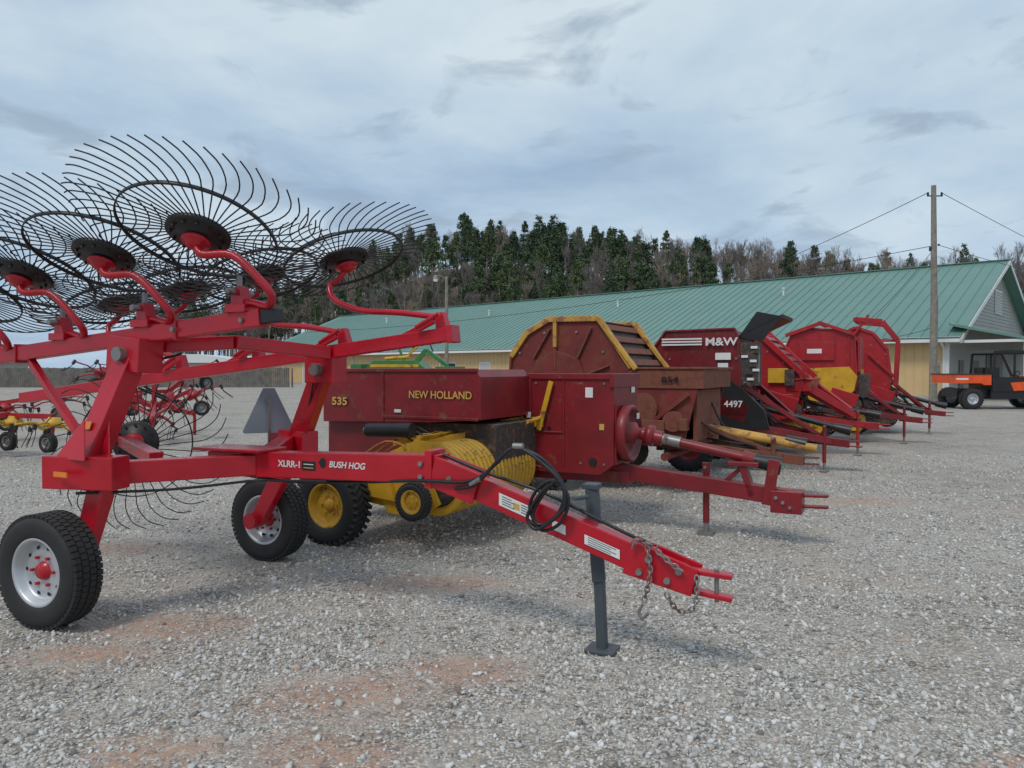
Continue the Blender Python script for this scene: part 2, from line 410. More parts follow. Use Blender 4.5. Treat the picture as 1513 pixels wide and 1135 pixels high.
for i in range(39):
    y=.05-i*.62;b.beam((-.06,y,3.97),(-3.4,y,3.17),.05,.035,0)
b.bb(-3.5,-3.4,.1,-WB,2.9,3.12,1)
for y in(-.1,-4,-8,-12,-16,-20,-23.8): b.bb(-3.4,-3.26,y-.07,y+.07,0,3.0,1)
b.beam((-3.35,0,3.02),(-.06,0,3.02),.08,.14,1)
b.obj('porch',[ROOF,WTRIM],barn)

# ------------------------------------------------------------ poles and wires
b=MB();up=empty('utility_pole',(20.35,36,0))
b.tube([(0,0,-.5),(.02,0,5),(-.06,0,10.45)],.14,0,12,radii=[.17,.15,.11])
b.cyl((-.35,0,9.95),(.35,0,9.95),.03,1,8);b.cyl((-.33,0,9.93),(-.33,0,10.12),.05,1,8);b.cyl((.33,0,9.93),(.33,0,10.12),.05,1,8)
b.cyl((.17,-.02,7.6),(.24,-.02,7.6),.05,1,8);b.cyl((-.2,0,7.3),(-.2,0,7.5),.05,1,8)
b.bb(.10,.30,-.12,.1,1.4,1.95,2);b.cyl((.14,-.1,0),(.14,-.1,5),.025,2,6)
def wire(p0,p1,sag,r=.018):
    p0=Vector(p0);p1=Vector(p1);b.tube([p0.lerp(p1,t/24)+Vector((0,0,-sag*4*(t/24)*(1-t/24))) for t in range(25)],r,1,4)
wire((-.33,0,10.1),(-7,60,9.6),1.3);wire((.33,0,10.1),(30,25.5,8.6),.15)
wire((-.1,0,7.55),(-60,50,6.2),1.8,.015);wire((.2,0,7.6),(30,25.5,8.6),.4,.015)
wire((-.1,0,7.3),(-1.2,6,3.6),.3,.015);wire((-.1,0,3.6),(-5.5,3,3.5),.5,.012);
b.obj('pole_and_wires',[WOODP,HOSE,STEEL],up)
lp=empty('street_lamp',(-3.95,45,0));b=MB()
b.tube([(0,0,-.3),(0,0,7.2)],.1,0,10,radii=[.13,.09]);b.tube(cr([(0,0,6.95),(-.25,0,7.2),(-.65,0,7.25)],5),.03,1,6)
b.cyl((-.65,0,7.05),(-.65,0,7.28),.17,1,12,.12);b.cyl((-.65,0,6.9),(-.65,0,7.05),.12,2,12,.15)
b.obj('lamp_post',[WOODP,STEEL,LAMPG],lp)

# ------------------------------------------------------------ fence, shed
fm=paint('weathered_fence_board',(.17,.155,.14),.9,dust=0,var=.45,scale=2)
fen=empty('wooden_fence',(0,0,0));b=MB();x=-75.
while x<-20:
    hh=1.75+random.uniform(-.04,.04);yy=66+(x+50)*.02;b.bb(x,x+.17,yy,yy+.03,0.02,hh);x+=.19
for i in range(24): b.bb(-75+i*2.4,-74.88+i*2.4,66.8,66.92,0,1.7)
b.obj('boards',[fm],fen)
sh=empty('low_metal_shed',(-34,78,0),4);b=MB()
b.bb(-6,5,0,8,0,2.3,0);b.prism([(-6.5,2.3),(-5,2.9),(-2,3.2),(1,3.2),(4,2.8),(5.5,2.3)],-.4,8.4,1)
for i in range(3): b.bb(-5+i*3,-3.9+i*3,-.05,-.003,.9,1.9,2)
b.obj('shed_body',[SIDE,WTRIM,DARK],sh)
sh=empty('low_metal_shed',(-66,72,0),2);b=MB();b.bb(-14,14,0,8,0,2.4,0);b.prism([(-14.5,2.4),(-14.5,2.6),(14.5,2.6),(14.5,2.4)],-.5,8.4,1)
for i in range(8): b.bb(-13+i*3.4,-11.5+i*3.4,-.05,-.003,.9,1.9,2)
b.obj('shed_body',[SIDE,WTRIM,DARK],sh)

# ------------------------------------------------------------ wheels
def wheel(b,c,axis,R,w,mt,mr,mh,rimf=.56,tread=56,lug=False,both=True,holes=None):
    rr=R*rimf;a,e1,e2=basis(axis);c=Vector(c)
    pr=[(-w*.36,rr-.01),(-w*.44,rr+.005),(-w*.49,rr+(R-rr)*.25),(-w*.52,rr+(R-rr)*.55),(-w*.48,rr+(R-rr)*.82),(-w*.40,R-.016),(-w*.2,R-.009),(0,R-.007)]
    b.lathe(c,axis,pr+[(-t,r) for t,r in pr[-2::-1]],mt,64)
    rows=[-.34,-.12,.12,.34]
    for ri,q in enumerate(rows):
        for k in range(tread):
            an=2*math.pi*(k+(ri%2)*.5)/tread;d=e1*math.cos(an)+e2*math.sin(an);t=a.cross(d)
            Rm=Matrix((d,t,a)).transposed()
            if lug: Rm=Rm@Matrix.Rotation(.6 if q>0 else -.6,3,'X')
            b.box(c+a*w*q*1.02+d*(R-.010),(.022 if not lug else .045,2*math.pi*R/tread*(.78 if not lug else .5),w*.19*(1 if not lug else 1.5)),mt,Rm)
    for sg in((1,-1) if both else (1,)):
        b.lathe(c,Vector(axis)*sg,[(w*.44,rr+.008),(w*.46,rr-.004),(w*.38,rr-.016),(w*.22,rr-.03),(w*.14,rr*.80),(w*.20 if sg>0 else .0,rr*.62),(w*.16 if sg>0 else .02,rr*.40),(w*.16 if sg>0 else .02,0)],mr,48)
        b.lathe(c,Vector(axis)*sg,[(w*.30 if sg>0 else w*.2,0),(w*.30 if sg>0 else w*.2,.045),(w*.16,.06),(0.01,.075)],mh,20)
        for k in range(6):
            an=k*math.pi/3;d=e1*math.cos(an)+e2*math.sin(an);q=c+a*sg*(w*.17 if sg>0 else .03)+d*rr*.45
            b.cyl(q,q+a*sg*.02,.011,mh,6)
        if holes is not None:
            for k in range(10):
                an=k*math.pi/5;d=e1*math.cos(an)+e2*math.sin(an);q=c+a*sg*(w*.175)+d*rr*.71
                b.cyl(q-a*sg*.01,q+a*sg*.004,.012,holes,10)

# ------------------------------------------------------------ hay rake
ANG=math.degrees(math.atan2(-.42,.91))
rk=empty('hay_rake',(-2.43,5.43,0),ANG)
M=[RED,BLK,TINE,STEEL,GREY,WHT,AMB,SMV]
fr=MB()
fr.beam((.35,0,.94),(2.2,0,1.0),.13,.17,0)
fr.beam((.75,-.03,.95),(.12,-.86,.95),.12,.14,0);fr.beam((.75,.03,.96),(.32,.84,1.02),.12,.14,0)
fr.beam((-.05,-.92,.97),(.42,-.80,.97),.16,.20,0);fr.beam((.15,.86,1.03),(.6,.72,1.03),.15,.17,0)
fr.beam((.9,-.02,1.055),(.3,-.02,1.05),.28,.02,0)
fr.beam((.10,-.86,.86),(.20,-.52,1.74),.15,.17,0,.13,.15,up=(1,0,0));fr.beam((.38,.80,.95),(.88,.56,1.64),.13,.15,0,.12,.13,up=(1,0,0))
fr.box((.2,-.52,1.70),(.30,.19,.22),0,Matrix.Rotation(.1,3,'Y'));fr.box((.9,.54,1.60),(.26,.17,.2),0)
fr.cyl((.2,-.66,1.70),(.2,-.40,1.70),.045,3,16);fr.cyl((.9,.4,1.6),(.9,.68,1.6),.045,3,16)
for y in(-.955,-.79): fr.add([(.02,y,1.05),(.30,y,1.05),(.22,y+.06,1.30),(.02,y+.012,1.05),(.30,y+.012,1.05),(.22,y+.072,1.30)],[(0,1,2),(5,4,3),(0,3,4,1),(1,4,5,2),(2,5,3,0)],0)
fr.beam((.26,-.80,.90),(.0,-.77,.36),.09,.15,0,.08,.12,up=(1,0,0));fr.beam((.42,.76,.98),(.02,.77,.36),.09,.15,0,.08,.12,up=(1,0,0))
fr.cyl((-.06,-.82,.36),(-.02,-.72,.36),.06,0);fr.cyl((0,.80,.36),(0,.68,.36),.065,0)
def zn(s): return 1.80+.085*(s-.0)
def zf(s): return 1.62+.11*(s-.0)
fr.beam((-2.6,-.5,zn(-2.6)),(1.28,-.5,zn(1.28)),.09,.105,0)
fr.beam((-2.6,.5,zf(-2.6)),(1.98,.5,zf(1.98)),.085,.095,0)
fr.beam((1.28,-.5,zn(1.3)),(1.40,-.5,zn(1.4)),.07,.08,1);fr.beam((1.98,.5,zf(1.98)),(2.03,.5,zf(2.03)),.12,.12,0)
fr.beam((.75,-.2,1.78),(.15,-.45,1.75),.07,.09,0);fr.beam((.75,-.2,1.78),(1.0,.45,1.72),.07,.09,0)
for s in(-1.9,-1.0,.6): fr.box((s,-.5,zn(s)),(.02,.115,.135),0)
fr.cyl((.6,-.58,zn(.6)),(.6,-.42,zn(.6)),.016,3,8);fr.cyl((1.15,-.56,zn(1.1)),(1.15,-.44,zn(1.1)),.016,3,8)
fr.beam((-.9,-.5,1.66),(-.2,-.62,1.15),.05,.05,0)
fr.beam((0,-.2,.97),(-1.2,.45,1.0),.09,.09,0)
tg0=Vector((2.15,0,1.01));tg1=Vector((3.52,0,.555))
fr.beam(tg0,tg1,.11,.14,0,.10,.15)
fr.box((2.16,0,1.0),(.05,.17,.23),0);fr.box((2.21,0,.99),(.03,.15,.20),0)
for k in(-.07,.07): fr.beam((2.18,k,.99),(2.48,k,.90),.016,.19,0)
for k in(-.058,.058): fr.beam((3.38,k,.60),(3.74,k,.50),.014,.19,0,.014,.15)
fr.beam((3.62,0,.555),(3.92,0,.54),.07,.025,0);fr.beam((3.62,0,.455),(3.92,0,.425),.07,.025,0);fr.cyl((3.84,0,.57),(3.84,0,.40),.012,3,8)
for q in((3.5,.6),(3.6,.5),(3.66,.555),(2.3,.95),(3.45,.53)): fr.cyl((q[0],-.085,q[1]),(q[0],.085,q[1]),.018,3,8)
for q in((.62,.95),(.75,.97),(2.1,1.03),(2.1,.95)): fr.cyl((q[0],-.08,q[1]),(q[0],.08,q[1]),.016,3,8)
fr.obj('frame',M,rk,bevel=.006)
b=MB();b.beam((3.13,.10,.93),(3.17,.11,.40),.075,.075,0);b.beam((3.17,.11,.45),(3.19,.11,.02),.055,.055,0)
b.box((3.19,.11,.015),(.17,.15,.02),0);b.box((3.13,.10,.94),(.09,.09,.03),0);b.cyl((3.13,.02,.89),(3.10,-.12,.90),.012,0,8);b.cyl((3.17,.02,.62),(3.17,.2,.62),.012,1,8)
b.obj('jack_stand',[GREY,STEEL],rk,bevel=.005)
b=MB();wheel(b,(-.07,-.93,.355),(.05,-1,0),.355,.205,0,1,2,rimf=.58,holes=3);wheel(b,(0,.92,.345),(0,1,0),.345,.205,0,1,2,rimf=.58,holes=3)
b.obj('road_wheels',[TIRE,SILV,RED,BLK],rk)
def rakewheel(b,c,n,ph=0,R=.735,hand=1,nt=50):
    n,e1,e2=basis(n);c=Vector(c)
    def P(r,an,o): return c+(e1*math.cos(an)+e2*math.sin(an))*r+n*o
    for k in range(nt):
        a0=ph+2*math.pi*k/nt;j=random.uniform(-.015,.015)
        pts=[P(.13,a0-.25*hand,.0),P(.30,a0-.05*hand,-.01),P(.455,a0,-.01),P(.56,a0+.03*hand,-.012),P(.65,a0+(.10+j)*hand,-.02),P(.70,a0+(.17+j)*hand,-.035),P(R+j*.5,a0+(.27+j)*hand,-.06)]
        b.tube(cr(pts,2),.0044,2,5)
    b.lathe(c,n,[(-.012,.45),(-.012,.457),(.012,.457),(.012,.45),(-.012,.45)],1,64)
    b.lathe(c,n,[(-.02,.0),(-.02,.17),(-.012,.185),(.012,.185),(.02,.17),(.02,.13),(.035,.12),(.035,.07),(.05,.065),(.05,0)],1,36)
    for k in range(12):
        q=P(.15,k*math.pi/6,.02);b.cyl(q,q+n*.018,.010,1,6)
    b.lathe(c,n,[(.05,.0),(.05,.085),(.065,.085),(.07,.06),(.09,.052),(.10,.03),(.10,0)],0,18)
def dirn(v): return Vector(v).normalized()
HSn=[.96-.82*k for k in range(4)]
nn=dirn((.10,-.42,-.90));nf=dirn((.36,-.06,-.93))
rw=MB();ar=MB()
for k,s in enumerate(HSn):
    z=2.40-.075*k
    rakewheel(rw,(s,-.69,z),(nn+rv(.03)),ph=k*.05,hand=1)
    h0=Vector((s,-.69,z))+nn*.09
    ar.tube(cr([h0-nn*.03,h0+Vector((.06,.0,-.05)),(s+.24,-.66,z-.14),(s+.42,-.62,z-.30),(s+.455,-.58,z-.38),(s+.38,-.53,z-.425),(s+.25,-.51,z-.405),(s+.10,-.5,z-.385)],5),.024,0,12)
    pz=zn(s+.17)
    ar.beam((s+.16,-.5,pz),(s+.13,-.5,pz+.20),.09,.12,0,.08,.07,up=(1,0,0))
    ar.box((s+.15,-.5,pz+.07),(.16,.13,.05),0);ar.cyl((s+.13,-.6,pz+.17),(s+.13,-.4,pz+.17),.02,3,8)
    ar.cyl((s+.13,-.5,pz+.18),(s+.13,-.5,pz+.27),.018,3,8)
for k,s in enumerate(HSn):
    z=2.43-.08*k
    rakewheel(rw,(s,.69,z),(nf+rv(.03)),ph=k*.07+.03,hand=-1)
    h0=Vector((s,.69,z))+nf*.09
    pz=zf(s+1.0)
    ar.tube(cr([h0-nf*.03,h0+Vector((-.06,-.02,-.06)),(s-.10,.64,z-.20),(s-.02,.60,z-.31),(s+.25,.56,z-.40),(s+.6,.52,z-.43),(s+.95,.5,pz+.12)],5),.022,0,12)
    ar.beam((s+.98,.5,pz),(s+.95,.5,pz+.15),.07,.10,0,.06,.06,up=(1,0,0));ar.cyl((s+.8,.42,pz+.05),(s+.98,.42,pz+.14),.015,0,8)
    ar.beam((s+.55,.5,pz-.05),(s+.9,.5,pz+.1),.03,.04,0)
kc=(-1.05,.47,.98);rakewheel(rw,kc,dirn((.55,-.80,.05)),R=.74,hand=1,nt=36)
ar.tube(cr([Vector(kc)+dirn((.55,-.8,.05))*.09,(-.9,.3,1.0),(-.6,.15,.98),(-.2,0,.97)],5),.028,0,12)
rw.obj('rake_wheels',M,rk);ar.obj('wheel_arms',M,rk,bevel=.004)
b=MB()
b.tube(cr([(.5,.05,.86),(1.0,.03,.84),(1.5,.0,.87),(2.1,-.09,.93),(2.45,-.10,.95),(2.62,-.10,1.06),(2.72,-.10,1.15),(2.86,-.10,1.13),(2.98,-.10,1.04),(3.04,-.10,.93),(3.0,-.11,.80),(2.9,-.12,.74),(2.86,-.12,.80),(2.93,-.13,.92),(3.0,-.12,1.0)],6),.0105,0,8)
b.tube(cr([(2.35,-.09,.90),(2.5,-.11,.94),(2.66,-.12,1.10),(2.77,-.12,1.16),(2.92,-.12,1.08),(3.03,-.13,.98),(3.05,-.13,.85),(2.95,-.14,.75),(2.88,-.14,.72),(2.83,-.13,.78),(2.9,-.14,.90),(2.96,-.13,.97)],6),.0105,0,8)
b.tube(cr([(2.88,-.12,.73),(2.84,-.12,.84),(2.90,-.12,.95),(3.0,-.12,.99),(3.07,-.12,.90),(3.03,-.12,.77),(2.93,-.12,.71),(2.85,-.12,.75)],6),.010,0,8)
b.tube(cr([(2.2,.0,1.09),(2.5,-.02,1.0),(2.9,-.03,.90),(3.3,-.02,.74),(3.5,0,.66)],5),.010,0,8)
b.cyl((2.74,-.12,1.17),(2.80,-.12,1.17),.018,1,8);b.cyl((2.46,-.1,.93),(2.53,-.11,.97),.018,1,8)
b.tube(cr([(.2,-.94,.85),(.5,-.5,.83),(.8,-.1,.85),(1.0,-.08,.86),(1.4,-.08,.88)],6),.009,0,8)
b.tube(cr([(-.05,-.62,.98),(0,-.55,1.3),(.1,-.44,1.6),(.5,-.42,1.7)],6),.009,0,8)
b.tube(cr([(.55,.7,1.1),(.7,.6,1.35),(.85,.47,1.55)],6),.009,0,8)
b.obj('hydraulic_hoses',[HOSE,STEEL],rk)
def chain(b,pts,lr=.016):
    P=cr(pts,8);last=P[0];k=0
    for p in P[1:]:
        while (p-last).length>lr*1.7:
            d=(p-last).normalized();c=last+d*lr*.9;last=last+d*lr*1.7;a,e1,e2=basis(d)
            q=e1 if k%2 else e2;k+=1
            b.tube([c+d*math.cos(t*math.pi/5)*lr*1.25+q*math.sin(t*math.pi/5)*lr*.75 for t in range(11)],lr*.26,0,5)
b=MB()
chain(b,[(3.5,-.10,.68),(3.52,-.11,.55),(3.5,-.11,.44),(3.48,-.11,.36)]);chain(b,[(3.55,-.1,.66),(3.63,-.11,.60),(3.70,-.1,.56)]);chain(b,[(3.60,-.1,.44),(3.66,-.1,.36),(3.74,-.1,.38),(3.76,-.1,.48),(3.75,-.08,.56)]);chain(b,[(3.55,-.1,.68),(3.45,-.1,.71),(3.42,-.1,.66)])
b.tube(cr([(3.48,-.11,.37),(3.46,-.11,.33),(3.48,-.11,.30),(3.51,-.11,.33)],4),.009,0,6)
b.obj('safety_chain',[STEEL],rk)
b=MB()
def dec(s0,s1,off,hh,mi,ny=-.0575):
    def z(s): t=(s-tg0.x)/(tg1.x-tg0.x);return tg0.z+(tg1.z-tg0.z)*t
    b.add([(s0,ny,z(s0)+off-hh),(s1,ny,z(s1)+off-hh),(s1,ny,z(s1)+off+hh),(s0,ny,z(s0)+off+hh)],[(0,1,2,3)],mi)
dec(2.62,2.84,.0,.036,0);dec(2.95,3.03,-.01,.026,0);dec(3.14,3.34,-.01,.026,0)
for r_ in range(4):
    dec(2.64,2.70+.02*(r_%2),.022-r_*.014,.0025,2,-.0585);dec(2.76,2.82-.02*(r_%2),.022-r_*.014,.0025,2,-.0585);dec(3.16,3.32-.03*(r_%2),.008-r_*.012,.002,2,-.0585)
dec(2.71,2.75,.0,.018,4,-.0585)
b.bb(.1,.22,-1.01,-1.003,.955,.985,1)
b.bb(1.19,1.30,-.0675,-.0655,.94,1.0,3);b.bb(.36,.5,-.0675,-.0655,.94,.96,0);b.bb(1.205,1.285,-.0695,-.0675,.955,.960,4);b.bb(1.205,1.285,-.0695,-.0675,.978,.983,0)
b.box((.145,-.660,1.54),(.09,.006,.07),0,Matrix.Rotation(-.36,3,'X'));b.box((.125,-.80,1.25),(.05,.006,.05),1,Matrix.Rotation(-.36,3,'X'))
b.obj('decals',[WHT,AMB,GREY,BLK,GOLD],rk)
text('XLRR-1','model_lettering',rk,(.99,-.068,.955),.060,WHT,off=.0012)
text('BUSH HOG','maker_lettering',rk,(1.41,-.068,.972),.056,WHT,shear=.2,off=.001)
text('85','number_lettering',rk,(.0,-.548,1.79),.035,GOLD)
b=MB();b.add([Vector((1.36+.033*math.cos(t*.9+.3)*(1 if t%2 else .75),-.0682,.995+.035*math.sin(t*.9+.3))) for t in range(7)],[tuple(range(7))],0);b.obj('hog_logo',[BLK],rk)
b=MB();tri=[(-.20,-.16),(-.19,-.18),(.19,-.18),(.20,-.16),(.045,.18),(-.045,.18)]
c0=Vector((.20,.70,1.27));nrm=dirn((.75,-.66,0));e=Vector((0,0,1)).cross(nrm)
fv=[c0+e*x+Vector((0,0,z)) for x,z in tri]
b.add(fv+[v+nrm*.004 for v in fv],[tuple(range(6)),tuple(range(11,5,-1))]+[(i,(i+1)%6,6+(i+1)%6,6+i) for i in range(6)],0)
b.beam(c0+nrm*.012+Vector((0,0,.1)),c0+nrm*.012+Vector((0,0,-.32)),.03,.008,1)
b.obj('slow_vehicle_sign_back',[SMV,STEEL],rk)

# ------------------------------------------------------------ square baler
BA=math.degrees(math.atan2(-.47,.88))
sb=empty('square_hay_baler',(1.0,7.3,0),BA)
M=[BRED,YEL,BLK,DGRY,STEEL,WHT,GOLD]
b=MB()
b.prism([(-1.7,.62),(-1.7,1.54),(-.02,1.54),(0,1.50),(0,.66),(-.15,.55),(-1.5,.55)],0,.72,0)
b.prism([(-3.6,.75),(-3.6,1.15),(-1.6,1.25),(-1.6,.75)],.02,.55,0)
b.bb(-.97,-.9,-.02,0.0,.6,1.53,0);b.bb(-.04,.015,-.03,.75,1.42,1.56,0);b.bb(-1.7,.0,-.02,.0,1.50,1.56,0);b.bb(-.55,-.53,-.012,0,.62,1.5,0)
b.bb(-1.2,-.55,-.015,.0,.95,.97,0)
b.prism([(-2.83,1.06),(-2.83,1.50),(-2.76,1.60),(-.99,1.60),(-.93,1.53),(-.93,1.13),(-1.5,1.09)],-1.0,-.0,0)
b.bb(-2.06,-2.035,-1.012,-1.0,1.08,1.59,0);b.bb(-2.8,-.96,-1.02,-.98,1.575,1.61,0);b.bb(-2.03,-.95,-1.012,-1.0,1.12,1.15,0)
b.prism([(-2.85,.62),(-2.85,1.1),(-1.75,1.1),(-1.9,.62)],-.9,-.1,0)
b.bb(-2.0,-.85,-.85,.0,.72,1.08,3)
b.beam((-.3,.25,.60),(1.72,.25,.42),.12,.15,0);b.beam((-2.3,.1,.52),(.1,.25,.52),.14,.12,0);b.beam((-2.16,-1.5,.42),(-2.16,.8,.45),.1,.1,0)
b.bb(1.45,1.72,.14,.36,.30,.50,0);b.beam((1.68,.25,.46),(1.93,.25,.47),.07,.025,0);b.beam((1.68,.25,.36),(1.93,.25,.37),.07,.025,0)
b.beam((1.28,.25,.42),(1.18,.25,.72),.12,.06,0,up=(1,0,0));b.bb(1.06,1.34,.17,.33,.70,.74,0);b.beam((1.42,.17,.36),(1.48,.17,.78),.02,.10,0,up=(1,0,0));b.beam((1.0,.25,.52),(1.2,.25,.70),.05,.04,0)
for q in((1.5,.44),(1.62,.36),(1.56,.40)): b.cyl((q[0],.12,q[1]),(q[0],.38,q[1]),.016,4,8)
for x in(-1.6,-1.3,-.85,-.35,-.1):
    for z in(.66,1.46): b.cyl((x,-.010,z),(x,.0,z),.012,4,8)
b.obj('body',M,sb,bevel=.012)
b=MB()
b.lathe((.0,.22,.96),(1,0,0),[(0,.0),(0,.15),(.03,.16),(.03,.27),(.05,.285),(.12,.285),(.13,.27),(.13,.25),(.09,.24),(.08,.12),(.15,.11),(.17,.06),(.24,.055),(.24,0)],0,48)
b.bb(-.02,.02,.02,.42,.66,1.26,0)
b.cyl((.22,.22,.96),(.42,.23,.92),.065,0,16,.07);b.lathe((.30,.22,.945),(1,0,-.15),[(-.04,.05),(-.04,.10),(.03,.105),(.05,.06)],0,24)
b.cyl((.42,.23,.92),(.60,.235,.89),.052,4,16);b.cyl((.46,.23,.915),(1.22,.29,.765),.045,0,18);b.cyl((1.18,.285,.77),(1.30,.295,.745),.075,0,18,.06)
b.cyl((1.28,.29,.75),(1.52,.31,.705),.06,2,16,.085)
b.cyl((-.22,-.02,.68),(-.22,.0,.68),.04,2,16);b.cyl((-.7,-.016,1.0),(-.7,.0,1.0),.02,2,10)
b.obj('flywheel_and_driveshaft',M,sb)
b=MB()
b.lathe((-1.15,-1.45,.62),(0,1,0),[(0,0),(0,.24),(1.4,.24),(1.4,0)],3,32)
for k in range(19):
    y=-1.42+k*.073
    b.lathe((-1.15,y,.62),(0,1,0),[(0,.25),(0,.315),(.010,.325),(.045,.325),(.055,.315),(.055,.25)],1,36)
    for q in range(4):
        an=-1.2+q*.6+(k%2)*.2;d=Vector((math.cos(an),0,math.sin(an)));p0=Vector((-1.15,y+.064,.62))
        b.cyl(p0+d*.3,p0+d*.375+Vector((0,0,-.02)),.0035,4,5)
b.prism([(-1.62,.30),(-1.75,.60),(-1.6,.85),(-1.3,.97),(-1.05,.96),(-1.0,.80),(-1.15,.62),(-1.05,.42),(-1.25,.28)],-1.50,-1.47,1)
b.prism([(-2.1,.40),(-2.0,.56),(-1.4,.60),(-1.3,.40),(-1.5,.33)],-1.47,-.1,1)
b.prism([(-2.2,.48),(-2.2,.68),(-1.6,.72),(-1.5,.42)],-1.55,-1.505,1)
b.prism([(-1.75,.62),(-1.35,1.0),(-1.30,1.0),(-1.62,.62)],-1.4,-.1,1)
for k in range(10): b.cyl((-1.75,-1.35+k*.13,1.08),(-1.4,-1.35+k*.13,.93),.008,2,6)
b.beam((-1.45,-1.42,.90),(-.87,-.02,1.06),.05,.06,1);b.beam((-1.6,-1.42,.92),(-1.0,-.02,1.10),.03,.035,1)
for k in range(12):
    t=k/11;p0=Vector((-1.45,-1.42,.90)).lerp(Vector((-.87,-.02,1.06)),t);b.tube(cr([p0,p0+Vector((-.25,0,.04)),p0+Vector((-.55,0,-.12))],3),.007,1,5)
b.beam((-.80,-.04,.98),(-.66,-.04,1.48),.018,.05,1);b.cyl((-1.0,-.5,.98),(-.76,.02,1.12),.022,1,8);b.box((-.82,-.03,1.06),(.12,.03,.10),1)
b.cyl((-1.93,-1.38,1.03),(-1.42,-1.38,1.05),.065,2,20);b.cyl((-1.97,-1.38,1.03),(-1.93,-1.38,1.03),.03,4,12)
b.obj('pickup',M,sb)
b=MB();wheel(b,(-2.12,-1.66,.36),(0,-1,0),.36,.23,0,1,1,rimf=.55,tread=34,lug=True);wheel(b,(-2.1,.95,.36),(0,1,0),.36,.23,0,1,1,rimf=.55,tread=34,lug=True)
wheel(b,(-1.21,-1.66,.46),(0,-1,0),.165,.10,0,1,1,rimf=.60,tread=30);b.beam((-1.21,-1.6,.46),(-1.4,-1.5,.70),.03,.06,1)
b.obj('wheels',[TIRE,YEL],sb)
b=MB();b.cyl((.83,.32,.62),(.83,.32,.12),.032,0,12);b.cyl((.83,.32,.14),(.83,.32,.03),.024,1,10);b.box((.83,.32,.018),(.15,.13,.03),1);b.cyl((.83,.25,.66),(.83,.32,.66),.012,1,8);b.cyl((.83,.32,.6),(.83,.32,.70),.04,0,12)
b.obj('jack',[BRED,STEEL],sb)
text('NEW HOLLAND','hood_lettering',sb,(-1.73,-1.016,1.325),.100,GOLD,off=.001,sx=.98)
text('535','number_lettering',sb,(-2.70,-1.016,1.24),.11,GOLD,off=.003,sx=1.25)
b=MB();b.bb(-.30,-.22,-.006,-.003,1.32,1.42,0);b.bb(-.95,-.90,-.028,-.0235,1.1,1.16,0);b.bb(-1.9,-1.82,-1.018,-1.0145,1.18,1.21,0);b.bb(-.15,-.10,-.006,-.003,1.0,1.06,1)
b.bb(.005,.009,.50,.60,1.36,1.46,0);b.bb(.132,.135,.30,.38,1.1,1.16,0)
b.obj('decals',[WHT,GOLD],sb)

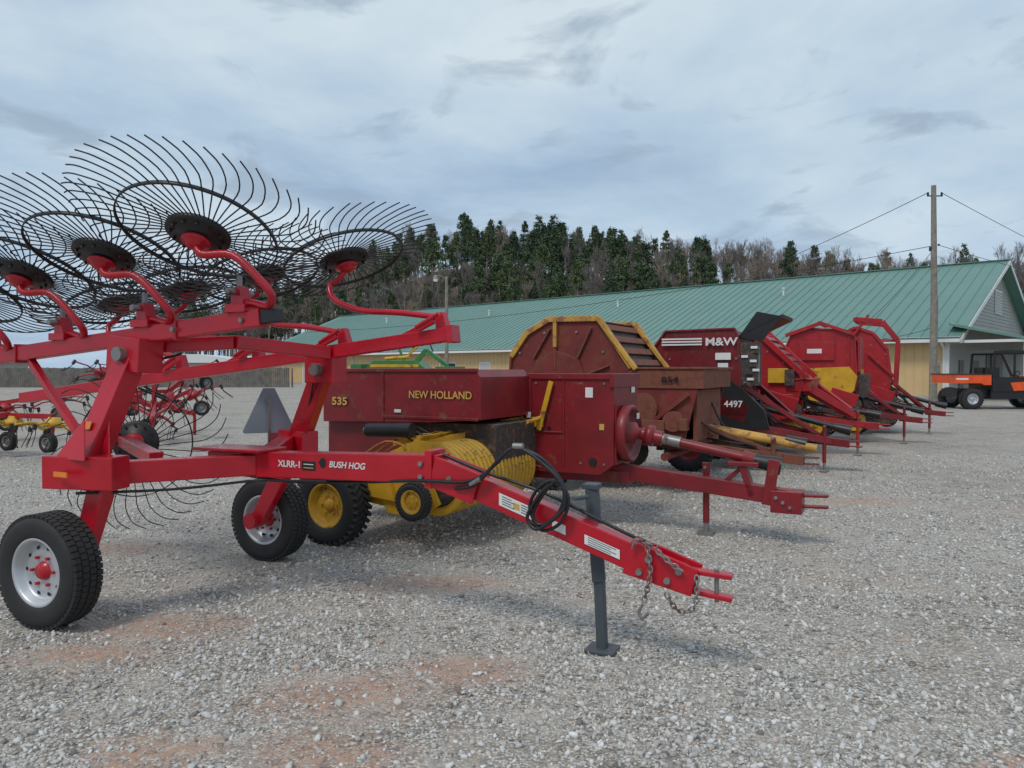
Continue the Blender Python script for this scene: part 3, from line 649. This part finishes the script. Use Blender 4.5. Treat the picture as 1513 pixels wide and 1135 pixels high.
# ------------------------------------------------------------ round balers
def roundbaler(loc,prof,width,ms,mrim,mfront,tip,rimtrim=True,slats=True,ribs=True,hood=None,pto=None,cz=1.35,cx=-.55,ang=BA,circ=.62,mt=None,pick=None):
    e=empty('round_hay_baler',(loc[0],loc[1],0),ang)
    MM=[ms,mrim,mfront,DGRY,STEEL,BLK,mt or ms,pick or mrim]
    b=MB();n=len(prof)
    for y0 in(0,width-.04): b.prism(prof,y0,y0+.04,0)
    b.prism([(cx+(x-cx)*.93,cz+(z-cz)*.93) for x,z in prof],.045,width-.045,3)
    for i in range(n):
        p=prof[i];q=prof[(i+1)%n]
        if rimtrim and min(p[1],q[1])>1.5:
            for y in(-.01,width): b.beam((p[0],y,p[1]),(q[0],y,q[1]),.06,.075,1)
        else:
            for y in(-.01,width): b.beam((p[0],y,p[1]),(q[0],y,q[1]),.04,.035,0)
    if ribs:
        for (x0,z0,x1,z1) in((-.95,1.75,-.70,2.15),(-.62,1.6,-.62,2.2),(-.30,1.75,-.10,2.15),(-1.15,1.3,-.75,1.55),(-.4,1.45,.15,1.65)):
            b.beam((x0,-.014,z0),(x1,-.014,z1),.022,.06,6,up=(0,1,0))
        b.prism([(-1.02,1.30),(-.92,1.72),(-.62,1.86),(-.28,1.74),(-.14,1.35),(-.3,1.05),(-.85,1.02)],-.03,-.002,0)
        b.lathe((cx,-.03,1.4),(0,-1,0),[(0,.10),(.05,.09),(.05,0)],6,20)
    for k in range(10):
        b.cyl((cx+math.cos(k*.63)*circ*1.05,-.02,cz+math.sin(k*.63)*circ*1.02),(cx+math.cos(k*.63)*circ*1.05,0,cz+math.sin(k*.63)*circ*1.02),.018,4,6)
    if slats:
        for i in range(n):
            p=Vector((prof[i][0],0,prof[i][1]));q=Vector((prof[(i+1)%n][0],0,prof[(i+1)%n][1]))
            if max(p.z,q.z)<1.2 or (q-p).length<.1: continue
            m=max(1,int((q-p).length/.16))
            for k in range(m):
                c=p.lerp(q,(k+.5)/m);dd=(q-p).normalized()
                c2=c+(Vector((cx,0,cz))-c).normalized()*.03
                b.beam((c2.x,.05,c2.z),(c2.x,width-.05,c2.z),.10,.02,2,up=(-dd.z,0,dd.x))
    if hood: b.bb(hood[0],hood[1],-.02,width+.02,hood[2],hood[3],2);b.bb(hood[0],hood[1]+.03,-.04,width+.04,hood[3]+.002,hood[3]+.03,2)
    b.obj('chamber',MM,e,bevel=.006)
    b=MB()
    tx,tz=tip;cw=width/2
    for y in(.12,width-.12): b.beam((.1,y,.72),(tx-.25,cw+(.06 if y>cw else -.06),tz+.03),.08,.13,6,.07,.10)
    b.beam((tx-.45,cw,tz+.04),(tx,cw,tz),.14,.12,6);b.beam((tx-.02,cw,tz+.04),(tx+.18,cw,tz+.04),.07,.02,6);b.beam((tx-.02,cw,tz-.04),(tx+.18,cw,tz-.04),.07,.02,6)
    b.beam((.1,.0,.72),(.1,width,.72),.12,.14,6)
    b.beam((.05,.08,1.35),(tx-.4,cw-.06,tz+.10),.06,.08,6,.05,.06);b.beam((.05,width-.08,1.35),(tx-.5,cw+.06,tz+.10),.06,.08,6,.05,.06)
    b.beam((-.9,0.02,.55),(.3,0.02,.72),.08,.12,6);b.beam((-.9,width-.02,.55),(.3,width-.02,.72),.08,.12,6);b.beam((-.7,-.15,.5),(-.7,width+.15,.5),.1,.1,6)
    jx=tx-.35;b.cyl((jx,cw-.12,tz+.28),(jx,cw-.12,.15),.03,6,10);b.cyl((jx,cw-.12,.2),(jx,cw-.12,.03),.022,4,8);b.box((jx,cw-.12,.018),(.14,.12,.03),4);b.cyl((jx,cw-.2,tz+.27),(jx,cw-.04,tz+.27),.012,4,6)
    b.box((.12,cw,.98),(.24,.3,.26),5);b.cyl((.24,cw,.98),(tx-.1,cw,tz+.22),.045,pto if pto is not None else 5,12);b.cyl((tx-.22,cw,tz+.25),(tx+.02,cw,tz+.2),.065,5,12,.08)
    b.box((-.1,-.08,1.0),(.55,.12,.28),0,Matrix.Rotation(.3,3,'Y'));b.cyl((.1,-.12,.85),(.1,-.02,.85),.15,3,18);b.cyl((-.45,-.10,.72),(-.45,-.02,.72),.19,3,18)
    for k in range(7):
        yy=random.uniform(.1,width-.1);b.tube(cr([(.0,yy,random.uniform(1.0,1.4)),(.25,yy+random.uniform(-.2,.2),random.uniform(.75,1.1)),(.6,cw+random.uniform(-.15,.15),random.uniform(.55,.8)),(tx-.3,cw-.05,tz+.12)],5),.013,5,6)
    for k in range(12):
        b.box((random.uniform(-.15,.22),random.uniform(.05,width-.05),random.uniform(.6,1.4)),(random.uniform(.04,.16),random.uniform(.04,.2),random.uniform(.05,.22)),random.choice((0,3,3,4,5,6)))
    b.lathe((.02,.15,.42),(0,1,0),[(0,0),(0,.2),(width-.3,.2),(width-.3,0)],3,24)
    for k in range(int((width-.3)/.09)):
        b.lathe((.02,.17+k*.09,.42),(0,1,0),[(0,.2),(0,.25),(.045,.25),(.045,.2)],7,20)
    b.prism([(-.4,.25),(-.45,.6),(.1,.75),(.3,.5),(.2,.28)],.10,.13,7)
    b.obj('running_gear',MM,e,bevel=.005)
    b=MB();wheel(b,(-.7,-.2,.38),(0,-1,0),.38,.26,0,1,1,tread=32,lug=True);wheel(b,(-.7,width+.2,.38),(0,1,0),.38,.26,0,1,1,tread=32,lug=True);b.obj('wheels',[TIRE,mrim],e)
    return e
e=roundbaler((1.145,9.8),[(-1.36,1.15),(-1.30,1.78),(-1.06,2.10),(-.72,2.28),(0,2.27),(.46,1.62),(.46,1.1),(.2,.75),(-.4,.6),(-1.0,.75)],1.5,RUST,YELR,RUST2,(2.45,.46),hood=(.40,1.38,1.36,1.60),pto=1,cz=1.4,cx=-.55,circ=.72,mt=RUST2,pick=DGRY)
b=MB()
for y in(.0,1.46):
    b.prism([(.46,.7),(.46,1.36),(1.3,1.36),(1.12,.62)],y,y+.03,0)
    b.beam((-.02,y-.03,2.29),(.52,y-.03,1.60),.09,.05,1)
b.beam((-.62,-.035,2.30),(-.62,-.035,1.9),.05,.05,1);b.cyl((.6,-.05,1.1),(.6,0,1.1),.2,2,24);b.cyl((1.0,-.05,.95),(1.0,0,.95),.13,2,24)
b.bb(.5,1.25,.1,1.4,.62,.72,2);b.cyl((.9,-.06,.5),(.9,1.5,.5),.05,0,10);b.box((.75,-.05,.85),(.3,.06,.22),2);b.beam((.5,-.04,.75),(1.2,-.04,1.3),.03,.05,0)
for k in range(14): b.box((random.uniform(.5,1.25),random.uniform(-.06,1.3),random.uniform(.5,.95)),(random.uniform(.05,.16),random.uniform(.04,.2),random.uniform(.05,.2)),random.choice((0,2,3,2)))
b.tube(cr([(.95,.1,1.3),(1.25,.3,.95),(1.5,.5,.75),(1.9,.6,.62)],5),.014,3,6);b.tube(cr([(1.2,.9,1.3),(1.45,.8,.85),(1.8,.75,.6)],5),.014,3,6)
b.cyl((1.0,.7,.85),(2.6,.72,.62),.05,1,14);b.bb(1.22,1.27,.1,1.4,.7,1.34,2)
b.obj('front_shield',[RUST,YELR,RUST2,BLK],e,bevel=.006)
text('854','number_lettering',e,(.85,-.045,1.44),.10,BLK,off=.002,sx=1.5)
e=roundbaler((3.52,11.6),[(-1.35,1.1),(-1.35,1.95),(-1.15,2.22),(-.05,2.24),(.0,2.1),(.05,1.0),(-.2,.7),(-1.1,.8)],1.45,BRED2,BRED2,BRED2,(1.55,.45),rimtrim=False,ribs=False,cz=1.4,mt=BRED,pick=DGRY)
b=MB()
b.prism([(-.62,1.58),(-.36,1.62),(.1,1.3),(.42,.98),(.5,.68),(-.4,.66),(-.7,1.0)],-.14,-.06,0)
b.prism([(-.02,2.1),(.26,2.50),(.62,2.42),(.34,2.03)],.10,.13,0);b.prism([(-.02,2.1),(.0,2.14),(.64,2.45),(.62,2.40)],.1,1.3,0)
b.bb(.02,.30,.0,.35,1.35,2.02,1);b.bb(.02,.32,.02,.04,1.4,1.95,2)
for k in range(8): b.box((.18+random.uniform(-.1,.1),-.012,1.45+k*.07),(.10,.02,.04),random.choice((0,3,3,1)))
b.bb(-.34,-.10,-.052,-.046,1.75,1.86,3);b.bb(-.30,-.14,-.052,-.046,1.60,1.70,3)
b.obj('side_covers',[BLK,DGRY,STEEL,WHT],e,bevel=.004)
text('M&W','hood_lettering',e,(-.50,-.055,1.98),.17,WHT,off=.004,sx=1.2);text('4497','number_lettering',e,(-.18,-.145,1.02),.14,WHT,off=.002)
b=MB()
for z in(1.985,2.03,2.075): b.bb(-1.2,-.55,-.056,-.050,z,z+.025,0)
b.obj('stripes',[WHT],e)
def arm_bits(e,lst,mats):
    b=MB()
    for t in lst: b.beam(*t)
    b.obj('lift_arms',mats,e,bevel=.006)
e=roundbaler((5.12,13.8),[(-1.3,1.1),(-1.25,1.9),(-.9,2.25),(-.5,2.3),(.05,1.75),(.25,1.35),(.1,.8),(-.9,.7)],1.4,BRED3,YEL,BRED3,(1.5,.55),rimtrim=False,ribs=False,hood=(.0,.4,1.2,1.4),cz=1.4,circ=.55,pick=YEL)
b=MB();b.prism([(-.35,1.35),(-.35,1.62),(.0,1.62),(.12,1.35)],-.07,-.03,1);b.prism([(-.6,.55),(-.7,1.1),(.1,1.15),(.2,.75)],-.12,-.05,0)
b.beam((-.6,-.06,2.36),(.32,-.06,1.45),.06,.10,0);b.beam((-.6,1.44,2.36),(.32,1.44,1.45),.06,.10,0);b.bb(-.05,.12,-.1,-.04,1.3,1.6,2);b.beam((.3,.1,1.3),(1.1,.5,.75),.10,.16,0,.08,.10);b.beam((.3,1.3,1.3),(1.1,.9,.75),.10,.16,0,.08,.10);b.obj('covers',[BRED3,YEL,DGRY],e,bevel=.006)
e=roundbaler((7.25,16.0),[(-1.35,1.15),(-1.35,2.0),(-1.15,2.42),(-.8,2.5),(-.15,2.45),(.1,2.3),(.15,1.3),(.0,.8),(-1.1,.8)],1.5,BRED3,YEL,BRED3,(1.4,.5),rimtrim=False,ribs=False,cz=1.5,mt=BRED,pick=YEL)
b=MB();b.prism([(-.9,.85),(-.95,1.62),(-.0,1.66),(.16,1.45),(.1,1.15),(-.2,.85)],-.10,-.04,1);b.beam((-.6,-.05,2.6),(-1.3,-.05,2.35),.06,.08,0);b.beam((-.6,-.05,2.62),(.1,-.05,2.35),.05,.07,0);b.beam((-.6,-.05,2.62),(-.6,1.5,2.62),.07,.07,0);b.bb(.12,.35,.1,1.4,1.0,1.5,2);b.bb(-.02,.0,-.05,0,1.66,2.3,0)
b.bb(.155,.20,.05,1.45,1.55,2.3,0);b.bb(.20,.22,.3,1.2,1.35,1.6,1)
for k in range(4): b.bb(-1.2+k*.3,-1.18+k*.3,-.012,0,1.66,2.35,0)
b.bb(-1.0,-.3,-.045,-.012,1.8,2.2,0);b.bb(-.85,-.55,-.049,-.046,1.95,2.05,3)
b.obj('covers',[BRED3,YEL,DGRY,WHT],e,bevel=.006)
e=roundbaler((9.2,18.3),[(-1.3,1.15),(-1.3,2.0),(-1.1,2.45),(-.7,2.65),(-.3,2.5),(.0,2.1),(.1,1.3),(.0,.8),(-1.0,.8)],1.5,BRED3,BRED3,BRED3,(1.3,.5),rimtrim=True,ribs=False,cz=1.6,mt=BRED,pick=DGRY)
arm_bits(e,[((-.7,-.06,2.85),(-.1,-.06,2.78),.07,.12,0),((-.1,-.06,2.78),(.25,-.06,2.3),.07,.12,0),((.25,-.06,2.3),(.2,-.06,1.2),.07,.1,0),((-.7,1.5,2.85),(-.1,1.5,2.78),.07,.12,0),((-.1,1.5,2.78),(.25,1.5,2.3),.07,.12,0),((-.7,-.06,2.85),(-.7,1.5,2.85),.1,.1,0),((-.1,0,2.3),(.25,0,2.3),.05,.05,0),((.25,1.5,2.3),(.2,1.5,1.2),.07,.1,0),((.25,-.06,2.2),(.25,1.5,2.2),.06,.1,0),((.22,-.06,1.6),(.22,1.5,1.6),.06,.1,0),((-.4,-.05,2.0),(.2,-.05,1.4),.05,.07,0),((-.9,-.05,2.2),(-.4,-.05,2.95),.05,.06,0)],[BRED3])

# ------------------------------------------------------------ green mower behind
e=empty('green_hay_mower',(-2.9,21,0),-10);b=MB()
b.bb(-1.2,1.3,-.5,.5,1.0,1.62,0);b.prism([(-1.2,1.62),(-.9,1.85),(.3,1.85),(.6,1.62)],-.4,.4,0);b.bb(-1.0,.4,-.41,-.402,1.66,1.74,1)
b.beam((.2,0,1.8),(.5,0,2.15),.1,.12,0);b.beam((.5,0,2.15),(1.1,0,1.7),.1,.1,0);b.beam((.0,-.3,1.7),(-.2,-.3,2.2),.06,.06,0);b.cyl((-.6,-.3,1.9),(.1,-.3,1.95),.05,1,10)
b.beam((-.2,0,1.85),(.25,0,2.25),.06,.06,1);b.bb(.9,1.5,-.5,.5,1.55,1.68,0);b.bb(-1.5,-1.2,-.6,.6,.8,1.75,0);b.tube(cr([(.1,0,2.2),(.5,0,2.45),(.7,0,2.1)],5),.02,2,6)
b.beam((-1.2,.3,.8),(1.8,.3,.5),.15,.15,0);wheel(b,(0,-.7,.4),(0,-1,0),.4,.25,2,1,1,tread=30,lug=True);wheel(b,(0,.7,.4),(0,1,0),.4,.25,2,1,1,tread=30,lug=True)
b.obj('mower_body',[GRN,YEL,TIRE],e,bevel=.01)

# ------------------------------------------------------------ tedders
def tedder(loc,ang,mf,ma,n=4,fold=0.,sp=1.35):
    e=empty('hay_tedder',(loc[0],loc[1],0),ang);b=MB()
    for k in range(n):
        x=(k-(n-1)/2)*sp
        tilt=fold*(1 if x>0 else -1)
        hz=.62+abs(x)*math.sin(abs(fold))*.9;x2=x*math.cos(fold*.8)
        c=Vector((x2,0,hz));ax=Vector((-math.sin(tilt),.18,math.cos(tilt))).normalized();a,e1,e2=basis(ax)
        b.lathe(c,ax,[(-.06,0),(-.06,.15),(0,.19),(.06,.12),(.12,.1),(.12,0)],ma,16)
        for j in range(6):
            an=j*math.pi/3+k*.5;d=e1*math.cos(an)+e2*math.sin(an);t=a.cross(d)
            p=c+d*.62-a*.08;b.tube([c,c+d*.35,p],.018,ma,6)
            for sgn in(-1,1):
                b.tube(cr([p,p-a*.14+t*.03*sgn,p-a*.36+d*.10+t*.05*sgn],3),.0075,3,5)
            b.cyl(p+a*.03,p-a*.07,.035,2,8)
        b.cyl(c-a*.05,c-a*.33,.03,mf,8)
        cw=c-a*.33-e1*.0;wheel(b,(cw.x,cw.y-.05,max(.17,cw.z)),(0,-1,0),.17,.12,4,5,5,tread=20)
        if k<n-1:
            x3=(k+1-(n-1)/2)*sp;hz3=.62+abs(x3)*math.sin(abs(fold))*.9
            b.beam(c+Vector((0,0,.14)),(x3*math.cos(fold*.8),0,hz3+.14),.09,.09,mf)
    b.beam((0,0,.8),(0,-1.6,.55),.09,.09,mf);b.beam((-.4,0,.8),(0,-1.2,.62),.06,.06,mf);b.beam((.4,0,.8),(0,-1.2,.62),.06,.06,mf)
    b.beam((0,-.1,.8),(0,-.1,1.25),.07,.07,mf);b.cyl((-.3,-.1,1.2),(.3,-.1,.9),.03,2,8);b.beam((0,-1.6,.65),(0,-1.6,.05),.05,.05,mf)
    b.obj('tedder_body',[BRED3,YEL,BLK,TINE,TIRE,STEEL],e)
    return e
tedder((-9.6,13.8),-20,0,1,4,0,1.0)
tedder((-11.9,16.6),10,0,0,4,.2,1.1)
tedder((-8.9,18.4),60,0,0,4,.7,1.0)
tedder((-8.0,16.6),25,0,0,3,.5,.9)
tedder((-10.6,12.6),40,1,0,3,.1,.9)

# ------------------------------------------------------------ UTV
e=empty('utility_vehicle',(19.75,30.6,0),-2);e.scale=(1.16,)*3;b=MB()
b.prism([(-1.72,.90),(-1.74,1.20),(-.47,1.20),(-.47,.84),(-.72,.84),(-.80,.90)],-.74,.74,0);b.bb(-1.76,-.45,-.76,.76,1.20,1.235,1);b.bb(-1.66,-1.25,-.746,-.741,1.02,1.08,3)
b.bb(-1.5,1.5,-.5,.5,.42,.70,1)
b.prism([(1.06,.82),(1.06,1.14),(1.25,1.16),(1.75,1.0),(1.88,.82)],-.73,.73,0)
b.bb(1.78,1.90,-.65,.65,.42,.79,1);b.bb(1.0,1.10,-.71,.71,.45,.84,1)
b.bb(-.44,1.04,-.68,.68,.36,.84,1)
for y in(-.71,.71):
    b.bb(-.42,1.06,y-.008,y+.008,.62,1.10,1);b.prism([(.30,.64),(.18,.92),(.95,.98),(1.03,.68)],y-.016,y+.016,0)
for y in(-.68,.68):
    b.beam((-.40,y,1.0),(-.32,y,1.93),.06,.07,1);b.beam((1.12,y,1.08),(.72,y,1.93),.06,.07,1);b.beam((-.32,y,1.93),(.72,y,1.93),.06,.07,1);b.beam((.34,y,1.0),(.34,y,1.93),.05,.06,1)
b.prism([(-.44,1.95),(-.40,2.03),(.2,2.06),(.74,2.03),(.84,1.95)],-.74,.74,1)
b.bb(-.30,-.12,-.6,-.06,.85,1.45,1);b.bb(-.30,-.12,.06,.6,.85,1.45,1);b.bb(-.26,.3,-.6,.6,.84,.95,1)
b.lathe((.62,-.3,1.18),(-.8,0,.5),[(-.012,.17),(.012,.17),(.012,.15),(-.012,.15),(-.012,.17)],1,20);b.cyl((.62,-.3,1.18),(.95,-.3,.98),.02,1,6);b.bb(.88,1.06,-.66,.66,.84,1.10,1)
b.box((1.0,-.85,1.28),(.06,.16,.14),1);b.beam((.98,-.7,1.2),(1.0,-.85,1.25),.02,.02,1)
b.obj('body',[ORG,BLK,GLASS,WHT],e,bevel=.012)
b=MB()
for x in(-1.12,1.42):
    for y in(-.68,.68): wheel(b,(x,y,.36),(0,-1 if y<0 else 1,0),.36,.26,0,1,1,tread=26,lug=True,rimf=.5)
b.obj('wheels',[TIRE,SILV],e)

# ------------------------------------------------------------ sky and light
w=bpy.data.worlds.new('World');S.world=w;w.use_nodes=True;nt=w.node_tree;N=nt.nodes.new;L=nt.links.new
bg=nt.nodes['Background'];sky=N('ShaderNodeTexSky');sky.sky_type='NISHITA';sky.sun_disc=False
EL=rad(54);AZ=rad(215)
sky.sun_elevation=EL;sky.sun_rotation=AZ;sky.air_density=1.2;sky.dust_density=2
tc=N('ShaderNodeTexCoord').outputs['Generated']
sp=N('ShaderNodeSeparateXYZ');L(tc,sp.inputs[0])
zz=mth(nt,'ADD',mth(nt,'MAXIMUM',sp.outputs[2],0.),.20)
cb=N('ShaderNodeCombineXYZ');L(mth(nt,'DIVIDE',sp.outputs[0],zz),cb.inputs[0]);L(mth(nt,'DIVIDE',sp.outputs[1],zz),cb.inputs[1]);L(mth(nt,'MULTIPLY',sp.outputs[2],1.5),cb.inputs[2])
v=cb.outputs[0]
n1=noise(nt,v,1.0,7,.56,dist=.3)
n2=noise(nt,v,2.6,8,.56,dist=.5)
big=noise(nt,v,.5,3,.5)
base=ramp(nt,n1,[(.36,(3.3,4.7,6.7)),(.47,(4.7,6.2,7.9)),(.58,(6.4,7.7,8.8)),(.68,(8.0,9.0,9.5))])
base=mixc(nt,ramp(nt,big,[(.40,0.),(.62,.35)]),base,(6.6,8.0,8.9))
dk=ramp(nt,n2,[(.54,0.),(.64,.7)])
base=mixc(nt,dk,base,(3.6,4.6,5.8))
hz=ramp(nt,sp.outputs[2],[(.0,.6),(.24,0.)])
base=mixc(nt,hz,base,(4.6,6.2,8.3))
colr=mixc(nt,.92,sky.outputs[0],base)
L(colr,bg.inputs[0]);bg.inputs[1].default_value=.093
sd=bpy.data.lights.new('sun','SUN');sd.energy=1.5;sd.angle=rad(16);sd.color=(1,.95,.87)
so=bpy.data.objects.new('sun',sd);COL.objects.link(so)
d=Vector((math.sin(AZ)*math.cos(EL),math.cos(AZ)*math.cos(EL),math.sin(EL)))
so.rotation_euler=d.to_track_quat('Z','Y').to_euler()
cd=bpy.data.cameras.new('camera');cd.lens=26.17;cd.sensor_width=36;cd.clip_end=3000;cd.clip_start=.05
co=bpy.data.objects.new('camera',cd);COL.objects.link(co);co.location=(0,0,1.6);co.rotation_euler=(rad(90-1.12),0,0);S.camera=co
